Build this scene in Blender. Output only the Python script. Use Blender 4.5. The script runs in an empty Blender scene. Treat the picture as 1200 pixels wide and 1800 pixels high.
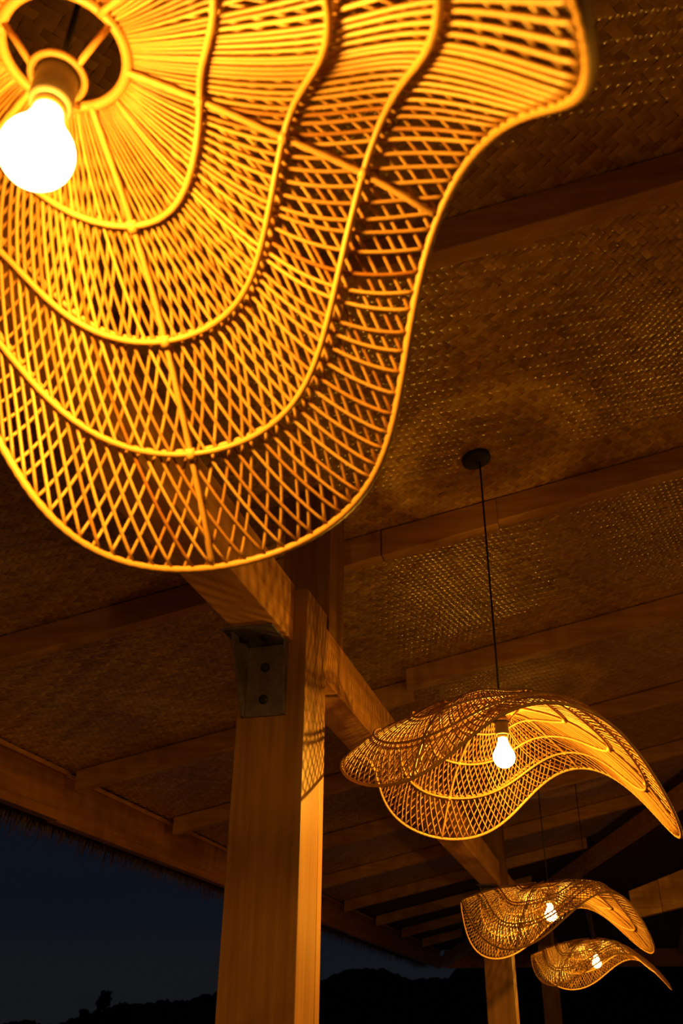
import bpy, bmesh, math, random
import numpy as np
from mathutils import Vector, Matrix

random.seed(7)
rng = np.random.default_rng(7)
scene = bpy.context.scene
COL = scene.collection
EYE = 1.55                                   # height of the lens above the floor

# ---------------------------------------------------------------- camera
cam_data = bpy.data.cameras.new('camera')
cam = bpy.data.objects.new('camera', cam_data)
COL.objects.link(cam)
scene.camera = cam
cam_data.sensor_fit = 'VERTICAL'
cam_data.sensor_height = 36.0
cam_data.sensor_width = 24.0
cam_data.lens = 31.42
cam_data.clip_start = 0.02
cam_data.clip_end = 500
CR = np.array([[0.963078764, -0.128606576, -0.236515630],
               [0.269057182, 0.490315164, 0.828974832],
               [0.009355585, -0.862004286, 0.506814645]])       # columns: right, down, forward
cam.matrix_world = Matrix(((CR[0, 0], -CR[0, 1], -CR[0, 2], 0.0),
                           (CR[1, 0], -CR[1, 1], -CR[1, 2], 0.0),
                           (CR[2, 0], -CR[2, 1], -CR[2, 2], EYE),
                           (0, 0, 0, 1)))
cam_data.dof.use_dof = True
cam_data.dof.focus_distance = 2.5
cam_data.dof.aperture_fstop = 6.8

# ---------------------------------------------------------------- exposure, world
vs = scene.view_settings
vs.view_transform = 'Standard'
vs.look = 'None'
vs.gamma = 1.0
vs.use_curve_mapping = False
vs.exposure = 0.0
scene.cycles.max_bounces = 8
scene.cycles.transparent_max_bounces = 12
scene.cycles.sample_clamp_indirect = 4.0
scene.cycles.use_denoising = True
LAMP_WATTS = 62.0
LIGHT_COL = (1.0, 0.44, 0.028)

world = bpy.data.worlds.new('world')
scene.world = world
world.use_nodes = True
wn, wl = world.node_tree.nodes, world.node_tree.links
wn.clear()
w_out = wn.new('ShaderNodeOutputWorld')
w_bg = wn.new('ShaderNodeBackground')
w_tc = wn.new('ShaderNodeTexCoord')
w_sep = wn.new('ShaderNodeSeparateXYZ')
w_map = wn.new('ShaderNodeMapping')
w_map.inputs['Scale'].default_value = (1.2, 1.2, 9.0)
w_noise = wn.new('ShaderNodeTexNoise')
w_noise.inputs['Scale'].default_value = 2.2
w_noise.inputs['Detail'].default_value = 4.0
w_ramp = wn.new('ShaderNodeValToRGB')
w_mul = wn.new('ShaderNodeMath'); w_mul.operation = 'MULTIPLY_ADD'
w_mul.inputs[1].default_value = 0.14
w_add = wn.new('ShaderNodeMath'); w_add.operation = 'ADD'
w_add.inputs[1].default_value = -0.07
wl.new(w_tc.outputs['Generated'], w_sep.inputs[0])
wl.new(w_tc.outputs['Generated'], w_map.inputs[0])
wl.new(w_map.outputs[0], w_noise.inputs['Vector'])
wl.new(w_noise.outputs['Fac'], w_mul.inputs[0])
wl.new(w_sep.outputs['Z'], w_mul.inputs[2])
wl.new(w_mul.outputs[0], w_add.inputs[0])
wl.new(w_add.outputs[0], w_ramp.inputs[0])
cr = w_ramp.color_ramp
cr.elements[0].position = 0.0
cr.elements[0].color = (0.0080, 0.0080, 0.0092, 1)
cr.elements[1].position = 0.60
cr.elements[1].color = (0.0015, 0.0026, 0.0080, 1)
for pos, c in ((0.05, (0.0068, 0.0076, 0.0098, 1)), (0.11, (0.0038, 0.0056, 0.0102, 1)), (0.22, (0.0026, 0.0045, 0.0112, 1))):
    e = cr.elements.new(pos); e.color = c
wl.new(w_ramp.outputs[0], w_bg.inputs[0])
w_bg.inputs[1].default_value = 1.0
wl.new(w_bg.outputs[0], w_out.inputs[0])


# ---------------------------------------------------------------- helpers
def put(o, parent=None):
    COL.objects.link(o)
    if parent is not None:
        o.parent = parent
    return o


def tag(o, label=None, cat=None, group=None, kind=None):
    if label: o['label'] = label
    if cat: o['category'] = cat
    if group: o['group'] = group
    if kind: o['kind'] = kind
    return o


def empty(name, loc=(0, 0, 0)):
    o = bpy.data.objects.new(name, None)
    o.empty_display_size = 0.05
    o.location = loc
    return put(o)


def mesh_obj(name, verts, faces, mat, parent=None, smooth=False, tone=None):
    me = bpy.data.meshes.new(name)
    me.from_pydata(np.asarray(verts, dtype=float).tolist(), [], faces if isinstance(faces, list) else faces.tolist())
    if mat is not None:
        me.materials.append(mat)
    if smooth:
        me.polygons.foreach_set('use_smooth', np.ones(len(me.polygons), dtype=bool))
    if tone is not None:
        a = me.attributes.new('tone', 'FLOAT', 'POINT')
        a.data.foreach_set('value', np.broadcast_to(np.asarray(tone, dtype=np.float32), (len(me.vertices),)).copy())
    me.update()
    return put(bpy.data.objects.new(name, me), parent)


def bm_obj(name, bm, mat, parent=None, smooth=False, tone=None):
    me = bpy.data.meshes.new(name)
    bm.to_mesh(me)
    bm.free()
    if mat is not None:
        me.materials.append(mat)
    if smooth:
        me.polygons.foreach_set('use_smooth', np.ones(len(me.polygons), dtype=bool))
    if tone is not None:
        a = me.attributes.new('tone', 'FLOAT', 'POINT')
        a.data.foreach_set('value', np.full(len(me.vertices), tone, dtype=np.float32))
    return put(bpy.data.objects.new(name, me), parent)


def box_bm(x0, x1, y0, y1, z0, z1, bevel=0.004, fn=None):
    """a bevelled timber; fn moves every corner (used for pieces that follow the roof)"""
    bm = bmesh.new()
    vs_ = []
    for x in (x0, x1):
        for y in (y0, y1):
            for z in (z0, z1):
                p = (x, y, z) if fn is None else fn(x, y, z)
                vs_.append(bm.verts.new(p))
    for f in ((0, 1, 3, 2), (4, 6, 7, 5), (0, 4, 5, 1), (2, 3, 7, 6), (0, 2, 6, 4), (1, 5, 7, 3)):
        bm.faces.new([vs_[i] for i in f])
    bmesh.ops.recalc_face_normals(bm, faces=bm.faces)
    if bevel:
        bmesh.ops.bevel(bm, geom=list(bm.edges), offset=bevel, segments=2, affect='EDGES', profile=0.6)
    return bm


def tube(P, r, n=6, closed=False, cap=True, taper=None):
    """verts, faces of a tube along points P (k,3)"""
    P = np.asarray(P, float)
    k = len(P)
    if closed:
        T = np.roll(P, -1, 0) - np.roll(P, 1, 0)
    else:
        T = np.gradient(P, axis=0)
    T /= np.linalg.norm(T, axis=1)[:, None] + 1e-12
    ref = np.array([0, 0, 1.0]) if abs(T[:, 2]).mean() < 0.8 else np.array([1.0, 0, 0])
    U = np.cross(T, ref); U /= np.linalg.norm(U, axis=1)[:, None] + 1e-12
    V = np.cross(T, U)
    a = np.arange(n) * 2 * np.pi / n
    rr = r if taper is None else r * np.asarray(taper)[:, None, None]
    verts = P[:, None, :] + rr * (np.cos(a)[None, :, None] * U[:, None, :] + np.sin(a)[None, :, None] * V[:, None, :])
    verts = verts.reshape(-1, 3)
    i = np.arange(k if closed else k - 1)
    j = np.arange(n)
    I, J = np.meshgrid(i, j, indexing='ij')
    I2 = (I + 1) % k
    J2 = (J + 1) % n
    F = np.stack([I * n + J, I2 * n + J, I2 * n + J2, I * n + J2], -1).reshape(-1, 4)
    faces = F.tolist()
    if cap and not closed:
        faces.append(list(range(n)))
        faces.append([(k - 1) * n + q for q in range(n)][::-1])
    return verts, faces


def lathe(prof, n=24):
    """verts, faces of a profile [(r,z)...] spun about z"""
    prof = np.asarray(prof, float)
    a = np.arange(n) * 2 * np.pi / n
    verts = np.stack([prof[:, 0][:, None] * np.cos(a), prof[:, 0][:, None] * np.sin(a),
                      np.repeat(prof[:, 1][:, None], n, 1)], -1).reshape(-1, 3)
    faces = []
    for i in range(len(prof) - 1):
        for j in range(n):
            faces.append([i * n + j, i * n + (j + 1) % n, (i + 1) * n + (j + 1) % n, (i + 1) * n + j])
    faces.append(list(range(n))[::-1])
    faces.append([(len(prof) - 1) * n + q for q in range(n)])
    return verts, faces


# ---------------------------------------------------------------- materials
def new_mat(name):
    m = bpy.data.materials.new(name)
    m.use_nodes = True
    nt = m.node_tree
    b = nt.nodes['Principled BSDF']
    return m, nt, b


def wood(name, axis, light, dark, rough=0.55, grain=1.0, bump=0.12):
    m, nt, b = new_mat(name)
    N, L = nt.nodes, nt.links
    tc = N.new('ShaderNodeTexCoord')
    mp = N.new('ShaderNodeMapping')
    sc = [38.0 * grain] * 3
    sc[axis] = 1.6 * grain
    mp.inputs['Scale'].default_value = sc
    oi = N.new('ShaderNodeObjectInfo')
    addv = N.new('ShaderNodeVectorMath'); addv.operation = 'ADD'
    mulr = N.new('ShaderNodeMath'); mulr.operation = 'MULTIPLY'; mulr.inputs[1].default_value = 37.0
    L.new(oi.outputs['Random'], mulr.inputs[0])
    L.new(tc.outputs['Object'], mp.inputs[0])
    L.new(mp.outputs[0], addv.inputs[0]); L.new(mulr.outputs[0], addv.inputs[1])
    n1 = N.new('ShaderNodeTexNoise')
    n1.inputs['Scale'].default_value = 1.0; n1.inputs['Detail'].default_value = 7.0
    n1.inputs['Roughness'].default_value = 0.62; n1.inputs['Distortion'].default_value = 0.5
    L.new(addv.outputs[0], n1.inputs['Vector'])
    mp2 = N.new('ShaderNodeMapping')
    sc2 = [22.0] * 3; sc2[axis] = 0.6
    mp2.inputs['Scale'].default_value = sc2
    L.new(tc.outputs['Object'], mp2.inputs[0])
    n2 = N.new('ShaderNodeTexNoise')
    n2.inputs['Scale'].default_value = 1.0; n2.inputs['Detail'].default_value = 3.0
    L.new(mp2.outputs[0], n2.inputs['Vector'])
    mx = N.new('ShaderNodeMix'); mx.data_type = 'FLOAT'; mx.inputs[0].default_value = 0.45
    L.new(n1.outputs['Fac'], mx.inputs[2]); L.new(n2.outputs['Fac'], mx.inputs[3])
    rp = N.new('ShaderNodeValToRGB')
    rp.color_ramp.elements[0].position = 0.37; rp.color_ramp.elements[0].color = (*dark, 1)
    rp.color_ramp.elements[1].position = 0.61; rp.color_ramp.elements[1].color = (*light, 1)
    L.new(mx.outputs[0], rp.inputs[0])
    L.new(rp.outputs[0], b.inputs['Base Color'])
    bp = N.new('ShaderNodeBump'); bp.inputs['Strength'].default_value = bump; bp.inputs['Distance'].default_value = 0.003
    L.new(n1.outputs['Fac'], bp.inputs['Height']); L.new(bp.outputs[0], b.inputs['Normal'])
    b.inputs['Roughness'].default_value = rough
    b.inputs['Specular IOR Level'].default_value = 0.35
    return m


def plain(name, col, rough=0.6, metal=0.0, noise=0.0, scale=40.0, spec=0.5):
    m, nt, b = new_mat(name)
    N, L = nt.nodes, nt.links
    b.inputs['Roughness'].default_value = rough
    b.inputs['Metallic'].default_value = metal
    b.inputs['Specular IOR Level'].default_value = spec
    tc = N.new('ShaderNodeTexCoord')
    n = N.new('ShaderNodeTexNoise'); n.inputs['Scale'].default_value = scale; n.inputs['Detail'].default_value = 5
    L.new(tc.outputs['Object'], n.inputs['Vector'])
    rp = N.new('ShaderNodeValToRGB')
    rp.color_ramp.elements[0].position = 0.3; rp.color_ramp.elements[0].color = (*[c * (1 - noise) for c in col], 1)
    rp.color_ramp.elements[1].position = 0.7; rp.color_ramp.elements[1].color = (*[min(1, c * (1 + noise)) for c in col], 1)
    L.new(n.outputs['Fac'], rp.inputs[0]); L.new(rp.outputs[0], b.inputs['Base Color'])
    return m


def toned(name, c0, c1, rough, spec, trans=0.0, streak=60.0, rough_var=0.0):
    """rattan and bamboo: colour between c0 and c1 by the piece's own tone, with a fine mottling"""
    m, nt, b = new_mat(name)
    N, L = nt.nodes, nt.links
    at = N.new('ShaderNodeAttribute'); at.attribute_name = 'tone'
    oi = N.new('ShaderNodeObjectInfo')
    tc = N.new('ShaderNodeTexCoord')
    n = N.new('ShaderNodeTexNoise'); n.inputs['Scale'].default_value = streak; n.inputs['Detail'].default_value = 3
    L.new(tc.outputs['Object'], n.inputs['Vector'])
    a1 = N.new('ShaderNodeMath'); a1.operation = 'MULTIPLY_ADD'; a1.inputs[1].default_value = 0.35
    L.new(n.outputs['Fac'], a1.inputs[0])
    L.new(at.outputs['Fac'], a1.inputs[2])
    a2 = N.new('ShaderNodeMath'); a2.operation = 'MULTIPLY_ADD'; a2.inputs[1].default_value = 0.35
    L.new(oi.outputs['Random'], a2.inputs[0]); L.new(a1.outputs[0], a2.inputs[2])
    a3 = N.new('ShaderNodeMath'); a3.operation = 'ADD'; a3.inputs[1].default_value = -0.35; a3.use_clamp = True
    L.new(a2.outputs[0], a3.inputs[0])
    rp = N.new('ShaderNodeValToRGB')
    rp.color_ramp.elements[0].color = (*c0, 1)
    rp.color_ramp.elements[1].color = (*c1, 1)
    L.new(a3.outputs[0], rp.inputs[0])
    L.new(rp.outputs[0], b.inputs['Base Color'])
    b.inputs['Roughness'].default_value = rough
    b.inputs['Specular IOR Level'].default_value = spec
    if trans:
        out = N['Material Output']
        tr = N.new('ShaderNodeBsdfTranslucent')
        L.new(rp.outputs[0], tr.inputs[0])
        mixs = N.new('ShaderNodeMixShader'); mixs.inputs[0].default_value = trans
        L.new(b.outputs[0], mixs.inputs[1]); L.new(tr.outputs[0], mixs.inputs[2])
        L.new(mixs.outputs[0], out.inputs['Surface'])
    return m


M_RATTAN = toned('rattan', (0.27, 0.108, 0.026), (0.56, 0.33, 0.12), 0.42, 0.45, 0.14)
M_HOOP = toned('rattan_hoop', (0.29, 0.135, 0.04), (0.50, 0.30, 0.115), 0.45, 0.4)
M_BAMBOO = toned('bamboo_strip', (0.42, 0.22, 0.05), (0.84, 0.56, 0.20), 0.20, 1.0, 0.0, 25.0)
M_MATBACK = plain('mat_backing', (0.12, 0.06, 0.022), 0.8, noise=0.3)
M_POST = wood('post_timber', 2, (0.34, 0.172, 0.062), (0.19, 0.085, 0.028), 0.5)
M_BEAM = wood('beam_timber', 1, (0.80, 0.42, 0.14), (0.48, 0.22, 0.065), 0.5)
M_RAFT = wood('rafter_timber', 0, (0.66, 0.37, 0.13), (0.42, 0.215, 0.068), 0.55)
M_EAVE = wood('eave_timber', 1, (0.48, 0.215, 0.06), (0.28, 0.115, 0.03), 0.55)
M_STEEL = plain('bracket_steel', (0.135, 0.115, 0.19), 0.55, 0.15, 0.25, 60)
M_BOLT = plain('bolt_steel', (0.03, 0.03, 0.03), 0.5, 0.6, 0.2, 80)
M_BLACK = plain('black_plastic', (0.018, 0.016, 0.014), 0.55, 0.0, 0.15)
M_SOCKET = plain('lamp_socket', (0.075, 0.060, 0.045), 0.45, 0.0, 0.15)
M_BRASS = plain('brass_collar', (0.75, 0.55, 0.25), 0.25, 0.9, 0.1)
M_THATCH = toned('thatch', (0.05, 0.035, 0.02), (0.16, 0.11, 0.06), 0.85, 0.2)
M_FLOOR = wood('floor_boards', 1, (0.09, 0.055, 0.03), (0.05, 0.03, 0.015), 0.55)
M_HILL = plain('dark_hillside', (0.014, 0.014, 0.012), 0.95, 0.0, 0.4, 0.4, 0.1)
M_LEAF = plain('dark_foliage', (0.012, 0.014, 0.010), 0.9, 0.0, 0.4, 3.0, 0.1)
M_BARK = plain('dark_bark', (0.02, 0.015, 0.012), 0.9, 0.0, 0.3, 5.0, 0.1)

# glowing clear glass: light from the filament passes through it
M_GLASS = bpy.data.materials.new('bulb_glass')
M_GLASS.use_nodes = True
gn, gl = M_GLASS.node_tree.nodes, M_GLASS.node_tree.links
gn.clear()
g_out = gn.new('ShaderNodeOutputMaterial')
g_t = gn.new('ShaderNodeBsdfTransparent')
g_e = gn.new('ShaderNodeEmission'); g_e.inputs[0].default_value = (1.0, 0.62, 0.26, 1); g_e.inputs[1].default_value = 6.0
g_a = gn.new('ShaderNodeAddShader')
gl.new(g_t.outputs[0], g_a.inputs[0]); gl.new(g_e.outputs[0], g_a.inputs[1]); gl.new(g_a.outputs[0], g_out.inputs[0])
M_FIL = bpy.data.materials.new('filament')
M_FIL.use_nodes = True
fn_, fl_ = M_FIL.node_tree.nodes, M_FIL.node_tree.links
fn_.clear()
f_out = fn_.new('ShaderNodeOutputMaterial')
f_e = fn_.new('ShaderNodeEmission'); f_e.inputs[0].default_value = (1.0, 0.7, 0.35, 1); f_e.inputs[1].default_value = 40.0
fl_.new(f_e.outputs[0], f_out.inputs[0])

# ---------------------------------------------------------------- the roof plane
SL = 0.2297
CEIL0 = 1.6346 + EYE + 0.2329 * SL            # ceiling height at x = 0
SKEW = 0.10


def ceil_z(x):
    return CEIL0 + SL * x


RAFT = [1.455 - 1.27 + 1.27 * k for k in range(0, 12)]          # y of each rafter's near face at x = -0.17


def raft_y(k, x):
    y = 1.455 + 1.27 * (k - 1) + SKEW * (x + 0.17)
    return y


XL, XR, XM = -2.50, 1.75, -0.753


def hip_x(y):                                 # the hip line in plan: the ridge at y = 5.2, the far corner at y = 14.3
    return 1.75 - (y - 5.2) * (4.25 / 9.1)


# the ceiling itself: one boarded slab above the mats
e_n = np.array([-SL, 0, 1.0]); e_n /= np.linalg.norm(e_n)
e_u = np.array([1.0, 0, SL]); e_u /= np.linalg.norm(e_u)
e_v = np.array([0, 1.0, 0])


def roof_box(x0, x1, y0, y1, d0, d1, bevel=0.0):
    return box_bm(x0, x1, y0, y1, d0, d1, bevel, lambda x, y, z: (x, y, ceil_z(x) + z))


ceiling = bm_obj('ceiling', roof_box(-3.05, XR, -2.5, 14.4, 0.012, 0.10), M_MATBACK)
tag(ceiling, 'dark sloping roof lining above the woven bamboo mats and rafters', None, None, 'structure')
cs2 = bm_obj('ceiling', box_bm(XR, 6.0, -2.5, 14.4, 0.012, 0.10, 0.0,
             lambda x, y, z: (x, y, CEIL0 + SL * (2 * XR - x) + z)), M_MATBACK)
tag(cs2, 'far slope of the roof beyond the ridge, above the neighbouring bay', None, None, 'structure')

# floor
fl = bm_obj('floor', box_bm(-3.2, 6.0, -3.0, 14.5, -0.12, 0.0, 0.0), M_FLOOR)
tag(fl, 'brown boarded floor of the open pavilion', None, None, 'structure')

# ---------------------------------------------------------------- woven mats
W = 0.0178
TH = math.radians(-31.0)
dA = np.array([math.cos(TH), math.sin(TH)])
dB = np.array([-dA[1], dA[0]])
ALONG = np.array([-0.36, 0.10, 1.0, 1.90, 2.36]) * W
HGT = np.array([0.0006, -0.0018, -0.0032, -0.0018, 0.0006])
ACROSS = np.array([-0.485, 0.0, 0.485]) * W
CROWN = np.array([0.0, -0.0014, 0.0])


def mat_strips(x0, x1, ylo, yhi, individual, parent, coarse=1):
    """2/2 twill mat between rafters; a strip runs over two, under two. In roof-plane coordinates (u along slope, v = y)."""
    s = 1.0 * coarse
    w = W * s
    u_of = math.sqrt(1 + SL * SL)
    corners = np.array([(x * u_of, y) for x in (x0, x1) for y in (ylo(x0), yhi(x1), ylo(x1), yhi(x0))])
    ca, cb = corners @ dA, corners @ dB
    i0, i1 = int(np.floor(cb.min() / w)), int(np.ceil(cb.max() / w))      # strips running along A, stacked along B
    j0, j1 = int(np.floor(ca.min() / w)), int(np.ceil(ca.max() / w))
    allv, allf, allt, base = [], [], [], 0
    for fam in (0, 1):
        d, e = (dA, dB) if fam == 0 else (dB, dA)
        r0, r1 = (i0, i1) if fam == 0 else (j0, j1)
        c0, c1 = (j0, j1) if fam == 0 else (i0, i1)
        for i in range(r0, r1 + 1):
            q = i * w
            # cells where this strip starts a float: (i - j) mod 4 pattern
            js = [j for j in range(c0 - 3, c1 + 3) if ((i - j) % 4 == 0 if fam == 0 else (j - i) % 4 == 1)]
            rows, hts, tn = [], [], []
            st = float(np.clip(rng.normal(0.42, 0.13), 0.1, 0.9))
            lag = rng.normal(0, 0.0006)
            for j in js:
                mid = (j + 1.0) * w
                p = d * mid + e * (q + 0.5 * w)
                x, y = p[0] / u_of, p[1]
                if x < x0 or x > x1 or y < ylo(x) or y > yhi(x):
                    if rows and len(rows) % 5 == 0:
                        pass
                    continue
                ft = st + rng.normal(0, 0.07) - (0.28 if rng.random() < 0.05 else 0)
                lift = rng.normal(0, 0.00025)
                for a, h in zip(ALONG * s, HGT * s):
                    rows.append(d * (j * w + a) + e * (q + 0.5 * w + lag))
                    hts.append(h + (lift if h < 0 else 0))
                    tn.append(ft)
            if not rows:
                continue
            R_ = np.array(rows); H_ = np.array(hts); k = len(R_)
            P2 = R_[:, None, :] + e[None, None, :] * (ACROSS * s)[None, :, None]
            hh = H_[:, None] + (CROWN * s)[None, :] * (H_ < 0)[:, None]
            V3 = (P2[..., 0:1] * e_u + P2[..., 1:2] * e_v + hh[..., None] * e_n) + np.array([0, 0, CEIL0 + 0.004])
            V3 = V3.reshape(-1, 3)
            I, J = np.meshgrid(np.arange(k - 1), np.arange(2), indexing='ij')
            F = np.stack([I * 3 + J, I * 3 + J + 1, (I + 1) * 3 + J + 1, (I + 1) * 3 + J], -1).reshape(-1, 4)
            T3 = np.repeat(np.array(tn), 3)
            if individual:
                mesh_obj('bamboo_strip', V3, F, M_BAMBOO, parent, True, T3)
            else:
                allv.append(V3); allf.append(F + base); allt.append(T3); base += len(V3)
    if not individual and allv:
        o = mesh_obj('bamboo_strip_weave', np.concatenate(allv), np.concatenate(allf), M_BAMBOO, parent, True, np.concatenate(allt))
        o['kind'] = 'stuff'


RW, RH = 0.055, 0.100
for k in range(-1, 7):
    lo = (lambda kk: (lambda x: raft_y(kk, x) + RW * 0.45))(k)
    hi = (lambda kk: (lambda x: raft_y(kk + 1, x) + RW * 0.55))(k)
    for side, (xa, xb) in (('l', (XL - 0.0, XM)), ('r', (XM, 1.05))):
        if side == 'l' and k < 0:
            continue
        xb = min(xb, hip_x(raft_y(k + 1, 0)) + 0.35)
        quad = []
        for x, y in ((xa, lo(xa)), (xb, lo(xb)), (xb, hi(xb)), (xa, hi(xa))):
            quad.append((x, y, ceil_z(x)))
        vts = [(x, y, z + d) for d in (0.0055, 0.0115) for x, y, z in quad]
        fcs = [[3, 2, 1, 0], [4, 5, 6, 7], [0, 1, 5, 4], [1, 2, 6, 5], [2, 3, 7, 6], [3, 0, 4, 7]]
        mt = mesh_obj('woven_mat', vts, fcs, M_MATBACK, ceiling)
        near = (side == 'r' and k in (0, 1, 2)) or (side == 'l' and k in (1, 2))
        mat_strips(xa, xb, lo, hi, near, mt)

# ---------------------------------------------------------------- rafters
ORD = {4: 'first', 5: 'second', 6: 'third', 7: 'fourth', 8: 'fifth', 9: 'sixth', 10: 'seventh'}
for k in range(-1, 11):
    for side in ('l', 'r'):
        if side == 'l' and k < 0:
            continue
        dy = 0.15 if (side == 'l' and k == 3) else 0.0
        xa, xb = (-2.455, -0.80) if side == 'l' else (-0.80, 1.72)
        xb = min(xb, hip_x(raft_y(k, 0)) - 0.10)
        if xb < xa + 0.15:
            continue
        y_of = lambda x, k=k, dy=dy: raft_y(k, x) + dy

        def f(x, y, z, y_of=y_of):
            return (x, y_of(x) + y, ceil_z(x) + z)
        if side == 'r' and k == 2:
            root = empty('rafter', f(xa, 0, 0)); lo_ = Vector(root.location)
            for (p, q, h) in ((-0.80, -0.622, 0.104), (-0.618, -0.215, 0.104), (-0.2148, 1.72, 0.092)):
                bm = box_bm(p, q, 0, RW, -h, -0.004, 0.003, f)
                bmesh.ops.translate(bm, vec=-lo_, verts=bm.verts)
                bm_obj('board', bm, M_RAFT, root)
        else:
            root = bm_obj('rafter', box_bm(xa, xb, 0, RW, -RH, -0.004, 0.004, f), M_RAFT)
        ln = {-1: 'behind the viewer', 0: 'overhead'}.get(k)
        if side == 'l':
            lab = 'brown rafter ' + {0: 'hidden above the nearest lampshade', 1: 'sloping down behind the nearest lampshade', 2: 'crossing left below the nearest lampshade',
                                     3: 'meeting the eave beam just left of the big post'}.get(k, ORD.get(k, 'last') + ' of the dim ones beyond the big post, counted away along the eave')
        else:
            lab = 'brown rafter ' + {-1: 'over the viewer, out of sight', 0: 'hidden over the nearest lamp', 1: 'just right of the nearest lampshade, in shadow',
                                     2: 'of jointed boards, below the round black cap', 3: 'passing just above the second lamp'}.get(k, ORD.get(k, 'last') + ' of the dim ones seen beyond the second lamp, counted away')
        tag(root, lab, 'rafter', ('dim far rafters beyond the big post' if side == 'l' else 'dim far rafters beyond the second lamp') if k > 3 else None)

# dark hip rafter crossing the far bays
hp = [(hip_x(5.6), 5.6), (hip_x(14.2), 14.2)]


def hipf(x, y, z):
    t = y
    px = hp[0][0] + (hp[1][0] - hp[0][0]) * t
    py = hp[0][1] + (hp[1][1] - hp[0][1]) * t
    return (px + x, py, ceil_z(px) - 0.112 + z)


o = bm_obj('hip_rafter', box_bm(-0.05, 0.05, 0, 1, -0.13, 0.0, 0.004, hipf), M_RAFT)
tag(o, 'dark slanting hip rafter beyond the second lamp, steeper than the other rafters', 'rafter')

# end slope of the roof beyond the hip, its eave beam and jack rafters
END_K = (ceil_z(1.75) - ceil_z(-2.5)) / 9.1


def end_z(y):
    return ceil_z(1.75) - END_K * (y - 5.2)


v = []
for dz in (-0.004, 0.008):
    for (x, y) in ((1.75, 5.2), (6.0, 14.3), (-2.5, 14.3)):
        v.append((x, y, end_z(y) + dz))
o = mesh_obj('ceiling', v, [[0, 2, 1], [3, 4, 5], [0, 1, 4, 3], [1, 2, 5, 4], [2, 0, 3, 5]], M_MATBACK)
tag(o, 'dim end slope of the ceiling beyond the hip rafter', None, None, 'structure')
for i, x in enumerate((-1.4, -0.3, 0.8, 1.9)):
    y0 = 5.2 + (1.75 - x) * 9.1 / 4.25 + 0.35
    if x > 1.75:
        y0 = 7.0

    def jf(xx, yy, zz, x=x):
        return (x + xx, yy, end_z(yy) - 0.006 + zz)
    o = bm_obj('jack_rafter', box_bm(-0.03, 0.03, y0, 14.2, -0.10, 0.0, 0.003, jf), M_RAFT)
    tag(o, 'dim jack rafter under the far end slope, ' + ('first', 'second', 'third', 'fourth')[i] + ' from the eave corner', 'rafter', 'dim jack rafters of the end slope')
o = bm_obj('eave_beam', box_bm(-2.45, 6.0, 14.24, 14.30, 0.872 + EYE, end_z(14.3) - 0.02, 0.003), M_EAVE)
tag(o, 'dark far eave beam closing the end of the roof', 'beam')

# ---------------------------------------------------------------- posts, main beam
XF = -0.659                                     # right face of the posts
PW = 0.175


def post(y, label, top, simple=False, x0=XF - PW, x1=XF):
    root = empty('post', (0, y, 0))
    w = x1 - x0
    g = 0.0006
    for (a, b, c, d) in ((x0, x1, 0, w * 0.78), (x0, x1, w * 0.78 + 2 * g, w)):
        bm_obj('board', box_bm(a, b, c, d, 0.0, top, 0.0025), M_POST, root)
    # thin recessed core that closes the joints
    bm_obj('core', box_bm(x0 + 0.004, x1 - 0.004, 0.004, w - 0.004, 0.0, top - 0.004, 0.0), M_POST, root)
    tag(root, label, 'post')
    return root


BT, BB = 1.0175 + EYE, 0.8615 + EYE             # main beam top and bottom
BX1, BX0 = -0.694, -0.814
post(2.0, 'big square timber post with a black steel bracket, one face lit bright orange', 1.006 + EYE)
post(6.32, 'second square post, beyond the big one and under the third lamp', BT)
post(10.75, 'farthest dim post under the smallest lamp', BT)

for (ya, yb, lab) in ((-2.4, 2.0, 'heavy horizontal beam above the steel bracket, striped with lamp shadows'),
                      (2.176, 6.319, 'main beam running from the big post to the second post'),
                      (6.497, 10.749, 'main beam beyond the second post, dim'),
                      (10.927, 14.2, 'main beam beyond the farthest post, out of sight')):
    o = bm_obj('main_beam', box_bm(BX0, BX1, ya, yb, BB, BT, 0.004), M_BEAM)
    tag(o, lab, 'beam')

# struts that carry the rafters
for (y0, y1, lab) in ((2.315, 2.47, 'short upright strut on the main beam just behind the big post, under the jointed rafter'),
                      (6.62, 6.77, 'short upright strut on the main beam just behind the second post')):
    def sf(x, y, z):
        return (x, y, BT + 0.0005 if z < 0.5 else ceil_z(x) - 0.004)
    o = bm_obj('strut', box_bm(BX0 - 0.03, BX1, y0, y1, 0, 1, 0.003, sf), M_POST)
    tag(o, lab, 'strut')

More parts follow.
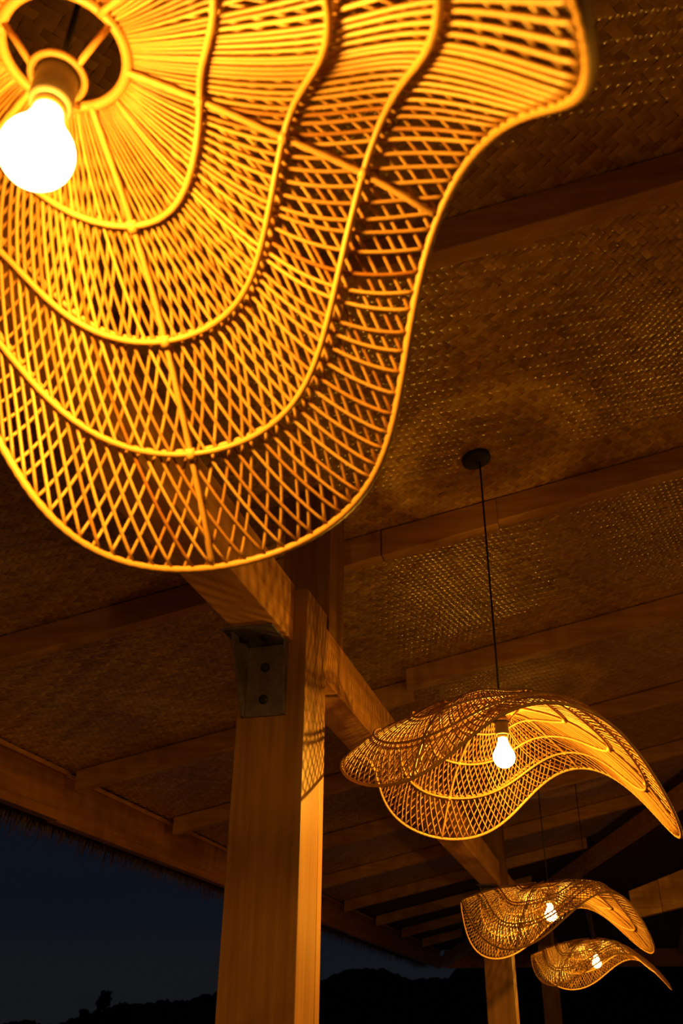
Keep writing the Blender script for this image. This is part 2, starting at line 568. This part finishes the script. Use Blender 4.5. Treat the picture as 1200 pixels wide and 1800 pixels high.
# ---------------------------------------------------------------- steel bracket
def bracket(y, label):
    root = empty('steel_bracket', (0, y, 0))
    px0, px1 = -0.832, -0.7085
    zb, zt = 0.672 + EYE, BB - 0.0005
    yy = -0.0005
    bm_obj('back_plate', box_bm(px0 + 0.022, px1 - 0.002, yy - 0.006, yy, zb, zt - 0.007, 0.001), M_STEEL, root)
    bm_obj('seat_plate', box_bm(px0 - 0.004, px1 + 0.003, yy - 0.125, yy, zt - 0.0065, zt, 0.001), M_STEEL, root)
    for (xa, xb, sh) in ((px0 + 0.016, px0 + 0.0215, 0.0), (px1 - 0.0015, px1 + 0.003, 0.0)):
        bm = bmesh.new()
        prof = [(yy - 0.006, zb), (yy - 0.020, zb), (yy - 0.115, zt - 0.007), (yy - 0.006, zt - 0.007)] if sh == 0 and xa < -0.75 else \
               [(yy - 0.0, zb), (yy - 0.012, zb), (yy - 0.028, zt - 0.007), (yy - 0.0, zt - 0.007)]
        L_ = [bm.verts.new((xa, p, q)) for p, q in prof]
        R_ = [bm.verts.new((xb, p, q)) for p, q in prof]
        bm.faces.new(L_); bm.faces.new(R_[::-1])
        for i in range(4):
            bm.faces.new((L_[i], R_[i], R_[(i + 1) % 4], L_[(i + 1) % 4]))
        bmesh.ops.recalc_face_normals(bm, faces=bm.faces)
        bm_obj('side_flange', bm, M_STEEL, root)
    for z in (0.795, 0.713):
        v, f_ = lathe([(0.0001, 0.0095), (0.0085, 0.009), (0.0115, 0.006), (0.0115, 0.0)], 14)
        v = np.stack([v[:, 0] - 0.762, yy - 0.006 - v[:, 2], v[:, 1] + z + EYE], -1)
        mesh_obj('bolt', v, f_, M_BOLT, root)
    for x in (-0.80, -0.745):
        v, f_ = lathe([(0.0001, 0.0095), (0.0085, 0.009), (0.0115, 0.006), (0.0115, 0.0)], 14)
        v = np.stack([v[:, 0] + x, v[:, 1] + yy - 0.065, zt - 0.007 - v[:, 2]], -1)
        mesh_obj('bolt', v, f_, M_BOLT, root)
    tag(root, label, 'bracket')


bracket(2.0, 'black bolted steel bracket on the big post under the beam')
bracket(6.32, 'small dark steel bracket at the top of the second post')

# ---------------------------------------------------------------- eave beam and thatch
ex = -2.49
for (ya, yb, zb, dx, lab) in ((-2.0, 3.885, 0.876, 0.0, 'reddish eave beam at the lower left, nearer length up to the joint'),
                              (3.889, 9.4, 0.874, -0.020, 'reddish eave beam running behind the big post from the joint'),
                              (9.404, 14.3, 0.872, -0.026, 'dim far end of the eave beam beyond the big post')):
    root = empty('eave_beam', (0, ya, 0))
    bm_obj('beam', box_bm(ex - 0.05 + dx, ex + dx, 0, yb - ya, zb + EYE + 0.045, ceil_z(ex) - 0.030, 0.003), M_EAVE, root)
    bm_obj('lower_lip', box_bm(ex - 0.05 + dx, ex + dx + 0.004, 0, yb - ya, zb + EYE, zb + EYE + 0.0435, 0.003), M_EAVE, root)
    bm_obj('top_batten', box_bm(ex - 0.045 + dx, ex + dx + 0.016, 0, yb - ya, ceil_z(ex) - 0.0285, ceil_z(ex) - 0.008, 0.003), M_BEAM, root)
    tag(root, lab, 'beam')
# thatch: layer on the roof outside and the ragged fringe under the eave
thv, thf, tht = [], [], []
nb = 0
for i in range(5200):
    y = rng.uniform(0.5, 14.2)
    x = ex - 0.105 - abs(rng.normal(0, 0.09))
    z1 = ceil_z(x) + 0.008
    zlow = 0.865 + EYE - abs(rng.normal(0, 0.013)) - (0.03 * rng.random() if math.sin(y * 5.3) + math.sin(y * 13.1) > 0.7 else 0) - 0.15 * (ex - 0.105 - x)
    w = rng.uniform(0.0025, 0.006)
    lx, ly = -abs(rng.normal(0.0, 0.03)), rng.normal(0, 0.018)
    thv += [(x - w * .3, y - w, z1), (x + w * .3, y + w, z1), (x + lx * .6 + w * .2, y + ly * .6 + w * .7, (z1 + zlow * 2) / 3), (x + lx * .6, y + ly * .6 - w * .7, (z1 + zlow * 2) / 3), (x + lx, y + ly, zlow)]
    thf += [[nb, nb + 1, nb + 2, nb + 3], [nb + 3, nb + 2, nb + 4]]
    tht += [rng.uniform(0.1, 0.8)] * 5
    nb += 5
o = mesh_obj('thatch_fringe', thv, thf, M_THATCH, None, False, tht)
tag(o, 'ragged dark thatch fringe hanging below the eave beam against the night sky', 'thatch', None, 'stuff')
o = bm_obj('roof_thatch', box_bm(-3.02, -2.55, -2.5, 14.4, 0.0, 0.0, 0.0, lambda x, y, z: (x, y, 0)) if False else
           roof_box(-3.02, XR, -2.5, 14.4, 0.102, 0.30), M_THATCH)
tag(o, 'thick thatch laid over the roof, above the ceiling', 'thatch', None, 'structure')

# lit cross beam at the far right
tb = empty('cross_beam', (0.16, 8.0, 0.84 + EYE))


def tbf(x, y, z):
    return (x - 0.16, y, 0.84 - 0.84 + (0.225 * (x - 0.21) * (0.9 if z < 0.5 else 1.5)) + (0.0 if z < 0.5 else 0.215))


bm_obj('board', box_bm(0.13, 0.362, 0.0, 0.10, 0, 1, 0.004, tbf), M_RAFT, tb)
bm_obj('board', box_bm(0.364, 1.9, -0.012, 0.09, 0, 1, 0.004, tbf), M_RAFT, tb)
bm_obj('carrier', box_bm(1.62, 1.72, 0.015, 0.085, -0.84 - EYE, 0.28, 0.003), M_RAFT, tb)
tag(tb, 'short lit cross beam at the right, just above the third lamp', 'beam')

# ---------------------------------------------------------------- pendant lamps
RINGS = np.array([[0.1514, 0.0144, 0.0036, -0.0296, -0.0164, 0.0042], [0.2458, 0.0221, 0.0054, -0.07, -0.0411, 0.0053],
                  [0.3328, 0.0267, 0.0058, -0.1267, -0.0768, 0.0035], [0.4132, 0.0161, 0.0031, -0.1954, -0.1072, 0.002]])
DEV = np.array([[[-0.006, -0.0004, 0.0034, -0.0004, 0.0019, -0.0022, 0.0054, 0.0026, -0.0027, 0.0034, 0.0004, 0.0011, -0.0072, -0.0003, -0.0024, 0.0003, 0.002, -0.0023, -0.0013, -0.0015], [-0.0071, -0.0026, 0.0061, 0.0033, 0.0021, -0.0018, 0.0049, 0.0047, -0.0023, 0.0042, 0.0029, 0.0008, -0.0072, 0.001, -0.0026, 0.0027, -0.0043, -0.0047, -0.0007, -0.0084], [-0.0103, 0.001, 0.0048, 0.001, 0.0067, -0.0055, 0.0051, 0.0049, -0.007, 0.0081, 0.0075, 0.0058, -0.0127, 0.0018, -0.0013, 0.0109, 0.0006, -0.0106, -0.0062, -0.0082], [-0.0136, 0.0014, -0.0004, 0.0061, 0.0135, -0.0092, -0.0025, 0.0025, -0.0214, -0.0025, 0.0238, -0.0084, -0.028, -0.0061, 0.0107, 0.0329, -0.0043, -0.0127, -0.0036, -0.0099]],
                [[0.0] * 20, [0.001, -0.0004, 0.0035, 0.0074, 0.0026, -0.0057, -0.0036, 0.0013, 0.0034, 0.0007, -0.0058, -0.0041, 0.0015, 0.0076, -0.0004, -0.0065, -0.0118, -0.001, -0.0059, 0.009], [-0.001, -0.0031, 0.0078, 0.0037, -0.0001, -0.0065, 0.0, -0.0031, 0.0054, -0.0017, -0.0062, -0.0051, -0.006, 0.0077, 0.0029, -0.0061, -0.0042, -0.0045, -0.0064, 0.0049], [-0.0119, -0.0178, 0.0056, -0.0081, 0.0157, -0.0086, 0.0169, 0.0029, -0.0011, -0.0008, -0.0244, 0.0103, 0.013, -0.0033, 0.0081, -0.0061, -0.0021, -0.0229, -0.0024, 0.0053]]])
RINGS2 = np.array([[0.1565, 0.0151, 0.0019, -0.0139, -0.0148, 0.0014], [0.2493, 0.0279, 0.0048, -0.0639, -0.0337, 0.0001], [0.3352, 0.0241, 0.0024, -0.125, -0.0614, 0.001], [0.4053, 0.0155, 0.0017, -0.2007, -0.0913, 0.0007]])
DEV2 = np.array([[-0.0007, -0.0043, 0.0019, 0.001, 0.0023, -0.0024, 0.0012, 0.0024, 0.0022, -0.0001, -0.0027, -0.0015, 0.0017, 0.0002, 0.0004, -0.0033, -0.0032, -0.0026, -0.0009, 0.0045], [-0.0023, -0.0053, 0.0054, 0.0019, 0.0067, -0.0074, 0.0028, 0.0006, 0.0048, 0.0008, -0.0077, -0.0044, 0.0054, -0.0019, 0.0025, -0.0051, -0.0065, -0.0042, -0.0017, 0.0048], [-0.0062, -0.0048, 0.0102, -0.0019, 0.0128, -0.0128, 0.0056, -0.004, 0.0069, 0.0017, -0.0144, -0.0046, 0.0105, -0.0078, 0.0066, -0.0059, -0.0084, -0.0092, -0.0006, 0.0006], [-0.0113, -0.0009, 0.0153, -0.008, 0.0196, -0.0223, 0.0079, -0.0113, 0.0103, 0.0037, -0.023, -0.0013, 0.0184, -0.0194, 0.0087, -0.0029, -0.0096, -0.0164, 0.0013, -0.0013]])
HARM = [('c', 1), ('s', 1), ('c', 2), ('s', 2), ('s', 3), ('c', 4), ('s', 4), ('c', 5), ('s', 5), ('s', 6)]
NODES = np.array([0.0, 0.25, 0.5, 0.75, 1.0])
HOLE_R = 0.055
APEX = 0.1272                                    # hole ring above the root


def spline_weights(s):
    """natural cubic spline through five nodes, as weights"""
    h = 0.25
    A = np.zeros((5, 5)); B = np.zeros((5, 5))
    A[0, 0] = A[4, 4] = 1
    for i in (1, 2, 3):
        A[i, i - 1:i + 2] = (h, 4 * h, h)
        B[i, i - 1:i + 2] = (6 / h, -12 / h, 6 / h)
    Mm = np.linalg.solve(A, B)
    out = np.zeros((len(s), 5))
    for q, v in enumerate(s):
        i = min(3, max(0, int(v / h)))
        t0, t1 = (NODES[i + 1] - v), (v - NODES[i])
        w = np.zeros(5)
        w += Mm[i] * (t0 ** 3 / (6 * h) - h * t0 / 6) + Mm[i + 1] * (t1 ** 3 / (6 * h) - h * t1 / 6)
        w[i] += t0 / h; w[i + 1] += t1 / h
        out[q] = w
    return out


class Shade:
    def __init__(self, dev, yaw, tx, ty, amp=1.0, size=1.0, rings=RINGS):
        self.rings = rings
        self.dev, self.yaw, self.tx, self.ty, self.amp, self.size = dev, yaw, tx, ty, amp, size

    def ring(self, k, ph):
        g, d = self.rings[k], self.dev[k]
        r = g[0] + g[1] * np.cos(3 * ph) + g[2] * np.cos(6 * ph)
        z = g[3] + g[4] * np.cos(3 * ph) + g[5] * np.cos(6 * ph)
        for i, (c, n) in enumerate(HARM):
            hmn = np.cos(n * ph) if c == 'c' else np.sin(n * ph)
            r = r + d[2 * i] * hmn
            z = z + d[2 * i + 1] * hmn
        z = (z - g[3]) * self.amp + g[3]
        return r * self.size, z

    def pos(self, s, ph):
        s = np.atleast_1d(np.asarray(s, float)); ph = np.atleast_1d(np.asarray(ph, float))
        Wt = spline_weights(s)
        R_ = Wt[:, 0] * HOLE_R; Z_ = np.zeros(len(s))
        for k in range(4):
            r, z = self.ring(k, ph)
            R_ = R_ + Wt[:, k + 1] * r
            Z_ = Z_ + Wt[:, k + 1] * z
        x = R_ * np.cos(ph + self.yaw); y = R_ * np.sin(ph + self.yaw)
        return np.stack([x, y, Z_ + x * self.tx + y * self.ty + APEX], -1)

    def at(self, s, ph, off):
        P = self.pos(s, ph)
        h = 1e-3
        s2 = np.clip(s, h, 1 - h)
        a = self.pos(s2 + h, ph) - self.pos(s2 - h, ph)
        b = self.pos(s, ph + h) - self.pos(s, ph - h)
        n = np.cross(a, b)
        n /= np.linalg.norm(n, axis=1)[:, None] + 1e-12
        return P + n * np.reshape(off, (-1, 1))


def pendant(loc, shade, label, individual, nseg=26, nside=5, per_family=148, glow=0.010, dim=1.0):
    root = empty('pendant_lamp', loc)
    tag(root, label, 'lamp', None)
    # strands: two crossing layers, every other one starting at the first hoop
    allv, allf, allt, base = [], [], [], 0
    for fam, sgn in ((0, 1.0), (1, -1.0)):
        for i in range(per_family):
            ph0 = 2 * np.pi * (i + 0.5 * fam) / per_family + rng.normal(0, 0.0035)
            s0 = 0.0 if i % 2 == 0 else 0.015
            s = np.linspace(s0, 0.998, nseg)
            ph = ph0 + sgn * (0.46 * (s ** 1.15 - 0.5) + rng.normal(0, 0.004) * np.sin(np.pi * s))
            P = shade.at(s, ph, sgn * 0.0026 * np.minimum(1.0, (1.0 - s) / 0.05 + 0.25))
            v, f_ = tube(P, 0.0019, nside, taper=np.interp(s, [0, 0.08, 0.32, 1], [0.55, 0.62, 1, 1]))
            tn = float(np.clip(rng.normal(0.50, 0.21), 0.0, 1.0)) + (0.40 if rng.random() < 0.07 else 0)
            if individual:
                mesh_obj('rattan_strand', v, f_, M_RATTAN, root, True, tn)
            else:
                allv.append(v); allt.append(np.full(len(v), tn))
                allf += [[q + base for q in ff] for ff in f_]; base += len(v)
    if not individual:
        o = mesh_obj('rattan_strand_weave', np.concatenate(allv), allf, M_RATTAN, root, True, np.concatenate(allt))
        o['kind'] = 'stuff'
    # hoops inside and outside, rim, ribs
    ph = np.linspace(0, 2 * np.pi, 160, endpoint=False)
    for k, sv in enumerate((0.25, 0.5, 0.75)):
        for off in (-0.0082, 0.0082):
            wob = 1 + 0.07 * np.sin(np.arange(160) * 2.2)
            v, f_ = tube(shade.at(np.full(160, sv), ph, off), 0.0034, 7, closed=True, taper=wob)
            mesh_obj('hoop', v, f_, M_HOOP, root, True, rng.uniform(0.45, 0.65))
    wob = 1 + 0.08 * np.where(np.arange(480) % 2 == 0, 1, -1)
    ph = np.linspace(0, 2 * np.pi, 480, endpoint=False)
    v, f_ = tube(shade.pos(np.full(480, 1.0), ph), 0.0042, 8, closed=True, taper=wob)
    mesh_obj('rim', v, f_, M_HOOP, root, True, 0.6)
    for q in range(6):
        a = q * np.pi / 3
        s = np.linspace(0.0, 1.0, 40)
        for off in (-0.0075, 0.0075):
            v, f_ = tube(shade.at(s, np.full(40, a), off * np.minimum(1, (1.0 - s) / 0.08)), 0.0034, 6,
                         taper=1 + 0.10 * np.where(np.arange(40) % 2 == 0, 1, -1))
            mesh_obj('rib', v, f_, M_HOOP, root, True, rng.uniform(0.4, 0.7))
        # cane binding where ribs cross hoops
        for sv in (0.25, 0.5, 0.75):
            c = shade.at(np.array([sv - 0.012, sv, sv + 0.012]), np.full(3, a), -0.0085)
            v, f_ = tube(c, 0.0058, 7)
            mesh_obj('binding', v, f_, M_HOOP, root, True, 0.75)
    # neck ring, socket ring and the three stays between them
    a = np.linspace(0, 2 * np.pi, 40, endpoint=False)
    v, f_ = tube(np.stack([HOLE_R * 0.99 * np.cos(a), HOLE_R * 0.99 * np.sin(a), np.full(40, APEX - 0.004)], -1), 0.0052, 7, closed=True)
    mesh_obj('neck_ring', v, f_, M_HOOP, root, True, 0.3)
    v, f_ = tube(np.stack([0.0225 * np.cos(a), 0.0225 * np.sin(a), np.full(40, 0.086)], -1), 0.0032, 7, closed=True)
    mesh_obj('socket_ring', v, f_, M_HOOP, root, True, 0.3)
    for q in range(3):
        b = shade.yaw + math.radians(-107) + q * 2 * np.pi / 3
        v, f_ = tube([(HOLE_R * math.cos(b), HOLE_R * math.sin(b), APEX - 0.004), (0.038 * math.cos(b), 0.038 * math.sin(b), 0.105),
                      (0.0225 * math.cos(b), 0.0225 * math.sin(b), 0.086)], 0.0030, 6)
        mesh_obj('stay', v, f_, M_HOOP, root, True, 0.3)
    # socket, collar, bulb
    v, f_ = lathe([(0.004, 0.106), (0.0075, 0.103), (0.0165, 0.097), (0.0185, 0.094), (0.0185, 0.050), (0.0172, 0.046), (0.014, 0.046)], 24)
    so = mesh_obj('socket', v, f_, M_SOCKET, root, True)
    v, f_ = lathe([(0.0135, 0.0455), (0.0138, 0.040), (0.0128, 0.038)], 24)
    mesh_obj('collar', v, f_, M_BRASS, so, True)
    prof = [(0.0122, 0.0375), (0.0135, 0.030), (0.0165, 0.020), (0.0215, 0.010)]
    for q in range(13):
        t = math.radians(38 - q * 10)
        prof.append((0.0300 * math.cos(t), -0.0130 + 0.0300 * math.sin(t)))
    prof.append((0.0004, -0.0430))
    v, f_ = lathe(prof, 28)
    bulb = mesh_obj('bulb', v, f_, M_GLASS, root, True)
    v, f_ = lathe([(0.0008, 0.012), (0.0030, 0.010), (0.0030, -0.016), (0.0008, -0.018)], 8)
    mesh_obj('filament', v, f_, M_FIL, bulb)
    ld = bpy.data.lights.new('lamp_light', 'POINT')
    ld.energy = LAMP_WATTS * dim
    ld.color = LIGHT_COL
    ld.shadow_soft_size = glow
    ld.use_nodes = True                      # a screw-base bulb sends little light back past its base
    ln, ll = ld.node_tree.nodes, ld.node_tree.links
    em = ln['Emission']
    tcn = ln.new('ShaderNodeTexCoord'); sp = ln.new('ShaderNodeSeparateXYZ')
    hf = ln.new('ShaderNodeMath'); hf.operation = 'MULTIPLY_ADD'; hf.inputs[1].default_value = 0.5; hf.inputs[2].default_value = 0.5
    rp = ln.new('ShaderNodeValToRGB')
    rp.color_ramp.elements[0].position = 0.0; rp.color_ramp.elements[0].color = (1, 1, 1, 1)
    rp.color_ramp.elements[1].position = 1.0; rp.color_ramp.elements[1].color = (0.17, 0.17, 0.17, 1)
    for p_, c_ in ((0.32, 1.0), (0.46, 0.80), (0.52, 0.70), (0.62, 0.44), (0.75, 0.25), (0.90, 0.17)):
        e_ = rp.color_ramp.elements.new(p_); e_.color = (c_, c_, c_, 1)
    ll.new(tcn.outputs['Normal'], sp.inputs[0]); ll.new(sp.outputs['Z'], hf.inputs[0])
    ll.new(hf.outputs[0], rp.inputs[0]); ll.new(rp.outputs[0], em.inputs['Strength'])
    lo_ = bpy.data.objects.new('lamp_light', ld)
    lo_.location = (0, 0, -0.006)
    put(lo_, root)
    # cord and ceiling cap
    zc = ceil_z(loc[0]) - loc[2]
    v, f_ = tube([(0, 0, 0.1055), (0.0006, 0, 0.3), (0, 0.0005, (zc + 0.3) / 2), (0, 0, zc - 0.024)], 0.0029, 8)
    mesh_obj('cord', v, f_, M_BLACK, root, True)
    v, f_ = lathe([(0.004, -0.029), (0.0065, -0.024), (0.040, -0.0225), (0.046, -0.019), (0.0475, -0.012), (0.0475, -0.004)], 32)
    ax = np.array([1, 0, SL]) / math.sqrt(1 + SL * SL); nz = np.array([-SL, 0, 1]) / math.sqrt(1 + SL * SL)
    v = v[:, 0:1] * ax + v[:, 1:2] * np.array([0, 1.0, 0]) + v[:, 2:3] * nz + np.array([-0.013, 0, zc])
    mesh_obj('ceiling_cap', v, f_, M_BLACK, root, True)
    return root


pendant((-0.37020, 0.38996, 0.62669 + EYE), Shade(DEV[0], 1.6340, -0.0083, 0.0019),
        'large wavy rattan pendant lamp nearest the viewer, seen from underneath', True, 34, 6, glow=0.024, dim=0.90)
pendant((-0.23297, 2.44104, 0.66972 + EYE), Shade(DEV2, 0.0426, -0.0305, -0.0039, rings=RINGS2),
        'wavy rattan pendant lamp beside the big post, hung on a long black cord', True)
pendant((-0.29981, 4.82277, 0.53497 + EYE), Shade(DEV[1] * 0.3, 0.238, 0.027, 0.022, 1.083, 1.083),
        'third wavy rattan pendant lamp, its bulb half hidden, before the second post', False, 22, 4, dim=0.8)
last = pendant((-0.15747, 6.85411, 0.45553 + EYE), Shade(DEV[1] * 0.3, -0.05, -0.006, 0.009, 0.88, 1.045),
        'smallest and farthest wavy rattan pendant lamp, below the third lamp', False, 20, 4, dim=0.8)

# the neighbouring lamps of the hall, outside the picture: copies of the last one
for (x, y, z, rz) in ((1.42, 1.50, 0.63, 1.1), (1.42, 5.70, 0.62, 0.3), (1.42, 3.45, 0.66, 0.8)):
    c = last.copy(); COL.objects.link(c)
    c.location = (x, y, z + EYE); c.rotation_euler = (0, 0, 0)
    c['label'] = 'wavy rattan pendant lamp of the next row, outside the picture'
    c['group'] = 'pendant lamps outside the picture'
    for ch in last.children:
        d = ch.copy(); COL.objects.link(d); d.parent = c
        if ch.name.startswith('cord'):
            d.scale = (1, 1, (ceil_z(x) - z - EYE) / (ceil_z(last.location.x) - last.location.z))
        if ch.name.startswith('ceiling_cap'):
            d.location = (0, 0, (ceil_z(x) - z - EYE) - (ceil_z(last.location.x) - last.location.z))
        if ch.type == 'LIGHT':
            d.data = ch.data.copy()
            d.data.energy = LAMP_WATTS * (1.15 if y < 5 else 0.8)
        for g in ch.children:
            e = g.copy(); COL.objects.link(e); e.parent = d

# ---------------------------------------------------------------- night landscape
def ridge(name, az0, az1, prof, r0, r1, seed, label):
    """a hillside as a height field: azimuth (deg from +y towards +x) by distance"""
    rr = np.random.default_rng(seed)
    na, nr = 300, 14
    az = np.radians(np.linspace(az0, az1, na))
    rad = np.linspace(r0, r1, nr)
    ph = rr.uniform(0, 6.28, 8)
    vts = []
    for i, a in enumerate(az):
        e = np.interp(math.degrees(a), [p[0] for p in prof], [p[1] for p in prof])
        e += 0.10 * sum(math.sin(math.degrees(a) * f + ph[q]) / (q + 1) for q, f in enumerate((1.1, 2.7, 6.3, 13.7)))
        hmax = math.tan(math.radians(max(0.05, e))) * rad[-3]
        for j, r in enumerate(rad):
            t = j / (nr - 3)
            hz = hmax * (min(1, t) ** 1.7) if j <= nr - 3 else hmax * (1 - 0.3 * (j - nr + 3))
            hz += (rr.random() - 0.5) * 0.0018 * r * (0.25 + t)
            vts.append((r * math.sin(a), r * math.cos(a), EYE - 3.0 + hz + 3.0 * min(1, t)))
    F = []
    for i in range(na - 1):
        for j in range(nr - 1):
            F.append([i * nr + j, i * nr + j + 1, (i + 1) * nr + j + 1, (i + 1) * nr + j])
    o = mesh_obj(name, vts, F, M_HILL)
    tag(o, label, None, None, 'structure')
    return o


ridge('hill', -60, -19.5, [(-60, 0.2), (-34, 0.4), (-31, 0.6), (-28, 1.3), (-25.2, 1.75), (-22.7, 2.0), (-19.5, 2.3)], 45, 90, 3,
      'low dark hill against the night sky at the lower left')
ridge('hill', -20.5, 40, [(-20.5, 2.3), (-16.4, 3.0), (-14.3, 3.4), (-13, 3.3), (-11.7, 3.0), (-9.6, 2.9), (-8.2, 4.3), (-6, 4.7), (40, 5.0)], 36, 70, 5,
      'dark wooded slope seen between the big post and the eave')


def tree(az, dist, height, spread, seed, label, group=None):
    rr = np.random.default_rng(seed)
    a = math.radians(az)
    x, y = dist * math.sin(a), dist * math.cos(a)
    z0 = EYE - 2.2
    root = empty('tree', (x, y, z0))
    v, f_ = tube([(0, 0, 0), (0.1, 0, height * 0.45), (0.05, 0.1, height * 0.8)], 0.035 * height, 7, taper=[1.0, 0.6, 0.25])
    mesh_obj('trunk', v, f_, M_BARK, root, True)
    bm = bmesh.new()
    for q in range(26):
        t = rr.random()
        r = spread * (0.30 + 0.25 * rr.random()) * (1.05 - 0.55 * t)
        c = Vector((rr.normal(0, spread * 0.62 * (1.1 - 0.8 * t)), rr.normal(0, spread * 0.62 * (1.1 - 0.8 * t)), height * (0.40 + 0.55 * t)))
        res = bmesh.ops.create_icosphere(bm, subdivisions=2, radius=r * 0.8)
        for vv in res['verts']:
            vv.co = vv.co * (1 + 0.30 * rr.normal()) * 0.9 + c
    bm_obj('crown', bm, M_LEAF, root)
    tag(root, label, 'tree', group)


tree(-28.7, 60, 4.5, 1.15, 21, 'small dark tree standing up from the low hill at the lower left')
